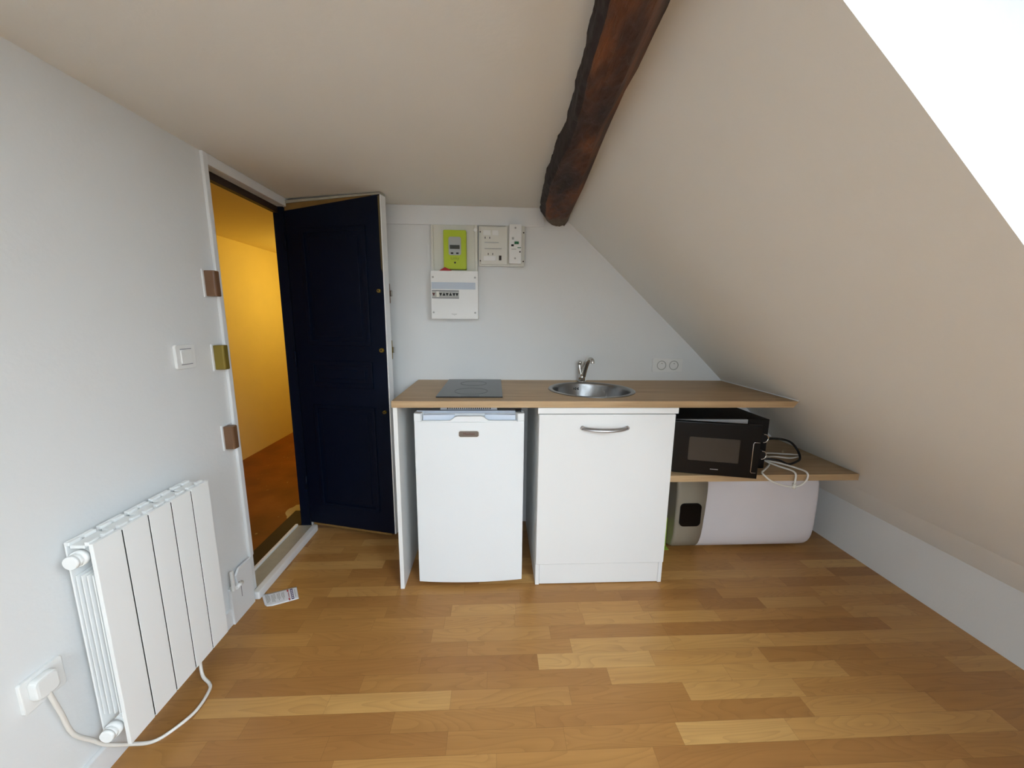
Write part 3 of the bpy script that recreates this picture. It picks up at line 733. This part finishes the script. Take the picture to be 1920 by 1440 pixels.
# ------------------------------------------------------------------ electrics
t = thing('meter_backboard', 'white backing box behind the green electricity meter', 'panel', (-.216, YB, 1.465))
c = MB().box(-.338, -.093, 2.098, YB-.0002, 1.465, 1.7115, .002)
c.build('board', PLW2, t)
MB().box(-.338, -.326, 2.085, 2.098, 1.472, 1.705, .002).build('side_flange', PLW2, t)
MB().box(-.107, -.093, 2.088, 2.098, 1.472, 1.711, .002).build('side_flange', PLW2, t)
MB().cyl((-.104, 2.09, 1.685), (-.104, 2.082, 1.685), .010, .009).build('clip', PLW, t)
# meter
t = thing('electricity_meter', 'lime green electricity meter with a small grey display', 'electricity meter', (-.21, 2.098, 1.477))
MX0, MX1, MZa, MZb, MY = -.2685, -.1505, 1.480, 1.676, 2.052
MB().rrect(MX0, MX1, MZa, MZb, .006, MY, 2.0975, 'y', bev=.003).build('case', LIME, t)
fp = MB().rrect(-.2420, -.1770, 1.550, 1.642, .010, MY-.003, MY, 'y', bev=.001).build('display_panel', METG, t)
MB().box(-.2350, -.1845, MY-.0042, MY-.003, 1.581, 1.6005).build('display', LCD, fp)
for x in (-.224, -.196): MB().box(x-.0065, x+.0065, MY-.006, MY-.003, 1.5555, 1.5635, .001).build('button', BLK, fp)
MB().cyl((-.2095, MY-.001, 1.513), (-.2095, MY+.001, 1.513), .005, n=16).build('cover_screw', DKW, t)
text('Linky', .021, 'meter_lettering', OLIVE, t, FACE(-.2095, MY-.0002, 1.535), .0003)
# consumer unit
t = thing('consumer_unit', 'white square fuse box with a row of breakers below the green meter', 'fuse box', (-.213, YB, 1.22))
UX0, UX1, UZ0, UZ1, UY = -.337, -.089, 1.221, 1.4700, 2.040
MB().rrect(UX0, UX1, UZ0, UZ1, .004, UY, YB-.0005, 'y', bev=.002).build('case', PLW, t)
MB().box(UX0+.004, UX1-.014, UY-.002, UY, 1.376, 1.411, .0005).build('label_strip', STRIP, t)
bar = MB().box(UX0+.005, -.190, UY-.0015, UY, 1.328, 1.370).build('breaker_row', BRKR, t)
xs = [-.322, -.302, -.286, -.268, -.252, -.234, -.216, -.200]
for k, x in enumerate(xs):
    if k == 1: MB().box(x-.006, x+.008, UY-.004, UY-.0015, 1.335, 1.364, .001).build('blank_breaker', PLW2, bar); continue
    up = k in (3, 5)
    z = 1.349; hgt = .011 if up else -.011
    pts = [(x-.0075, z-hgt*.6), (x+.0075, z-hgt*.6), (x, z+hgt*.9)]
    MB().prism(pts, UY-.006, UY-.0015, 'y').build('breaker_switch', BLK if k else SCRIPT, bar)
MB().box(UX0+.005, -.190, UY-.0025, UY-.0015, 1.3655, 1.370).box(UX0+.005, -.190, UY-.0025, UY-.0015, 1.328, 1.332).build('breaker_trim', INK, bar)
for x in (UX0+.012, UX1-.016):
    for z in (UZ0+.034, UZ1-.033): MB().cyl((x, UY-.0008, z), (x, UY+.001, z), .0052, n=16).build('corner_screw', INK2, t)
text('hager', .013, 'unit_lettering', INK2, t, FACE(-.215, UY-.0001, 1.247), .0003)
# red cap
tag(MB().prism([(-.292, 1.4705), (-.225, 1.4705), (-.235, 1.4765), (-.262, 1.489)], 2.045, 2.0505, 'y').build('red_cap', RED), 'small red plastic wedge between green meter and fuse box', 'cap')
# meter board with main breaker
t = thing('breaker_board', 'off-white electrical board with a main breaker, right of the green meter', 'electrical board', (.037, YB, 1.50))
BX0, BX1, BZ0, BZ1, BY = -.0855, .1585, 1.503, 1.711, 2.088
MB().rrect(BX0, BX1, BZ0, BZ1, .004, BY, YB-.0122, 'y', bev=.002).build('base_board', PLW2, t)
MB().box(BX0+.010, .066, BY-.010, BY, BZ0+.008, BZ1-.010, .003).build('cover', PLW2, t)
yy = BY-.010
for x0, x1, z0, z1 in ((-.062, -.022, 1.659, 1.684), (-.015, .018, 1.659, 1.684), (-.060, .004, 1.530, 1.554)):
    MB().box(x0, x1, yy-.003, yy, z0, z1, .0012).build('window_cover', PLW, t)
MB().box(-.055, .02, yy-.002, yy, 1.620, 1.625, .001).build('rib', INK2, t)
MB().box(-.055, .035, yy-.002, yy, 1.589, 1.594, .001).build('rib', INK2, t)
MB().box(-.085, .055, BY-.004, BY-.0005, 1.7065, 1.7090).build('top_rib', INK2, t)
for x, z in ((-.052, 1.646), (-.028, 1.646), (-.036, 1.564), (-.012, 1.564)): MB().box(x-.002, x+.002, yy-.0006, yy, z-.005, z+.005).build('slot', DARKGAP, t)
MB().box(.021, .034, yy-.006, yy, 1.5325, 1.556, .001).build('test_socket', DKW, t)
for x, z in ((-.078, 1.677), (-.078, 1.530), (.152, 1.677), (.152, 1.530)): MB().cyl((x, BY-.001, z), (x, BY+.001, z), .0038, n=12).build('screw', DKW, t)
mb_ = MB().rrect(.0735, .1385, 1.513, 1.7105, .006, 2.050, BY+.001, 'y', bev=.003).build('main_breaker', PLW, t)
MB().box(.1015, .124, 2.040, 2.050, 1.611, 1.623, .001).build('green_lever', GRN, mb_)
MB().box(.085, .098, 2.044, 2.050, 1.600, 1.609, .001).build('black_button', BLK, mb_)
MB().box(.088, .099, 2.0492, 2.050, 1.634, 1.646).build('rating_mark', INK2, mb_)
MB().box(.1175, .136, 2.0494, 2.050, 1.5920, 1.5955).build('green_mark', GRN, mb_)
MB().box(.086, .112, 2.0494, 2.050, 1.5845, 1.5875).build('print', INK2, mb_)
for z in (1.692, 1.540): MB().cyl((.106, 2.0494, z), (.106, 2.051, z), .005, n=14).build('terminal_screw', INK2, mb_)
MB().cyl((.131, 2.0494, 1.573), (.131, 2.051, 1.573), .004, n=12).build('seal_screw', DKW, mb_)

# ------------------------------------------------------------------ light
W = bpy.data.worlds.new('sky'); S.world = W; W.use_nodes = True
wn = W.node_tree; bg = wn.nodes['Background']
tc = wn.nodes.new('ShaderNodeTexCoord'); sp = wn.nodes.new('ShaderNodeSeparateXYZ'); wn.links.new(tc.outputs['Generated'], sp.inputs[0])
rp_ = wn.nodes.new('ShaderNodeValToRGB'); mp = wn.nodes.new('ShaderNodeMapRange'); mp.inputs[1].default_value = -1; wn.links.new(sp.outputs[2], mp.inputs[0]); wn.links.new(mp.outputs[0], rp_.inputs[0])
e = rp_.color_ramp.elements
e[0].position = .44; e[0].color = (.16, .155, .14, 1); e[1].position = .50; e[1].color = (.60, .69, .76, 1)
for p_, c_ in ((.68, (.86, 1.00, 1.12, 1)), (.95, (1.06, 1.26, 1.45, 1))): e2 = e.new(p_); e2.color = c_
wn.links.new(rp_.outputs[0], bg.inputs[0]); bg.inputs[1].default_value = SKY
def portal(name, loc, nrm, sx, sy):
    pl = bpy.data.lights.new(name, 'AREA'); pl.shape = 'RECTANGLE'; pl.size = sx; pl.size_y = sy; pl.cycles.is_portal = True
    po = bpy.data.objects.new(name, pl); COL.objects.link(po); po.location = loc
    po.rotation_euler = Vector(nrm).to_track_quat('-Z', 'Y').to_euler()      # shines into the room
c_ = (PH+PF)/2+NN*(RD-.01); c_.y = (DY0+GY1)/2
portal('roof_window_portal', c_, -NN, LW, GY1-DY0)
portal('near_window_portal', ((VX0+VX1)/2, YN-.08, (VZ0+VZ1)/2), (0, 1, 0), VX1-VX0, VZ1-VZ0)
lb = bpy.data.lights.new('corridor_bulb', 'POINT'); lb.energy = 11; lb.color = (1., .82, .21); lb.shadow_soft_size = .06
lo = bpy.data.objects.new('corridor_bulb', lb); COL.objects.link(lo); lo.location = (-1.40, 3.75, 1.46)

# ------------------------------------------------------------------ camera
yaw, pit, rol = math.radians(2.70), math.radians(9.75), math.radians(.61)
Fv = Vector((math.sin(yaw)*math.cos(pit), math.cos(yaw)*math.cos(pit), -math.sin(pit)))
r_ = Vector((math.cos(yaw), -math.sin(yaw), 0)); u_ = r_.cross(Fv)
Rv = r_*math.cos(rol)+u_*math.sin(rol); Uv = -r_*math.sin(rol)+u_*math.cos(rol)
cam = bpy.data.cameras.new('camera'); cam.sensor_width = 36; cam.lens = 700/1920*36; cam.clip_start = .02
co = bpy.data.objects.new('camera', cam); COL.objects.link(co)
mt = Matrix((Rv, Uv, -Fv)).transposed().to_4x4(); mt.translation = Vector((0, 0, 1.22)); co.matrix_world = mt
S.camera = co
S.view_settings.view_transform = 'Standard'; S.view_settings.look = 'None'; S.view_settings.gamma = 1; S.view_settings.use_curve_mapping = False
S.view_settings.exposure = -0.1
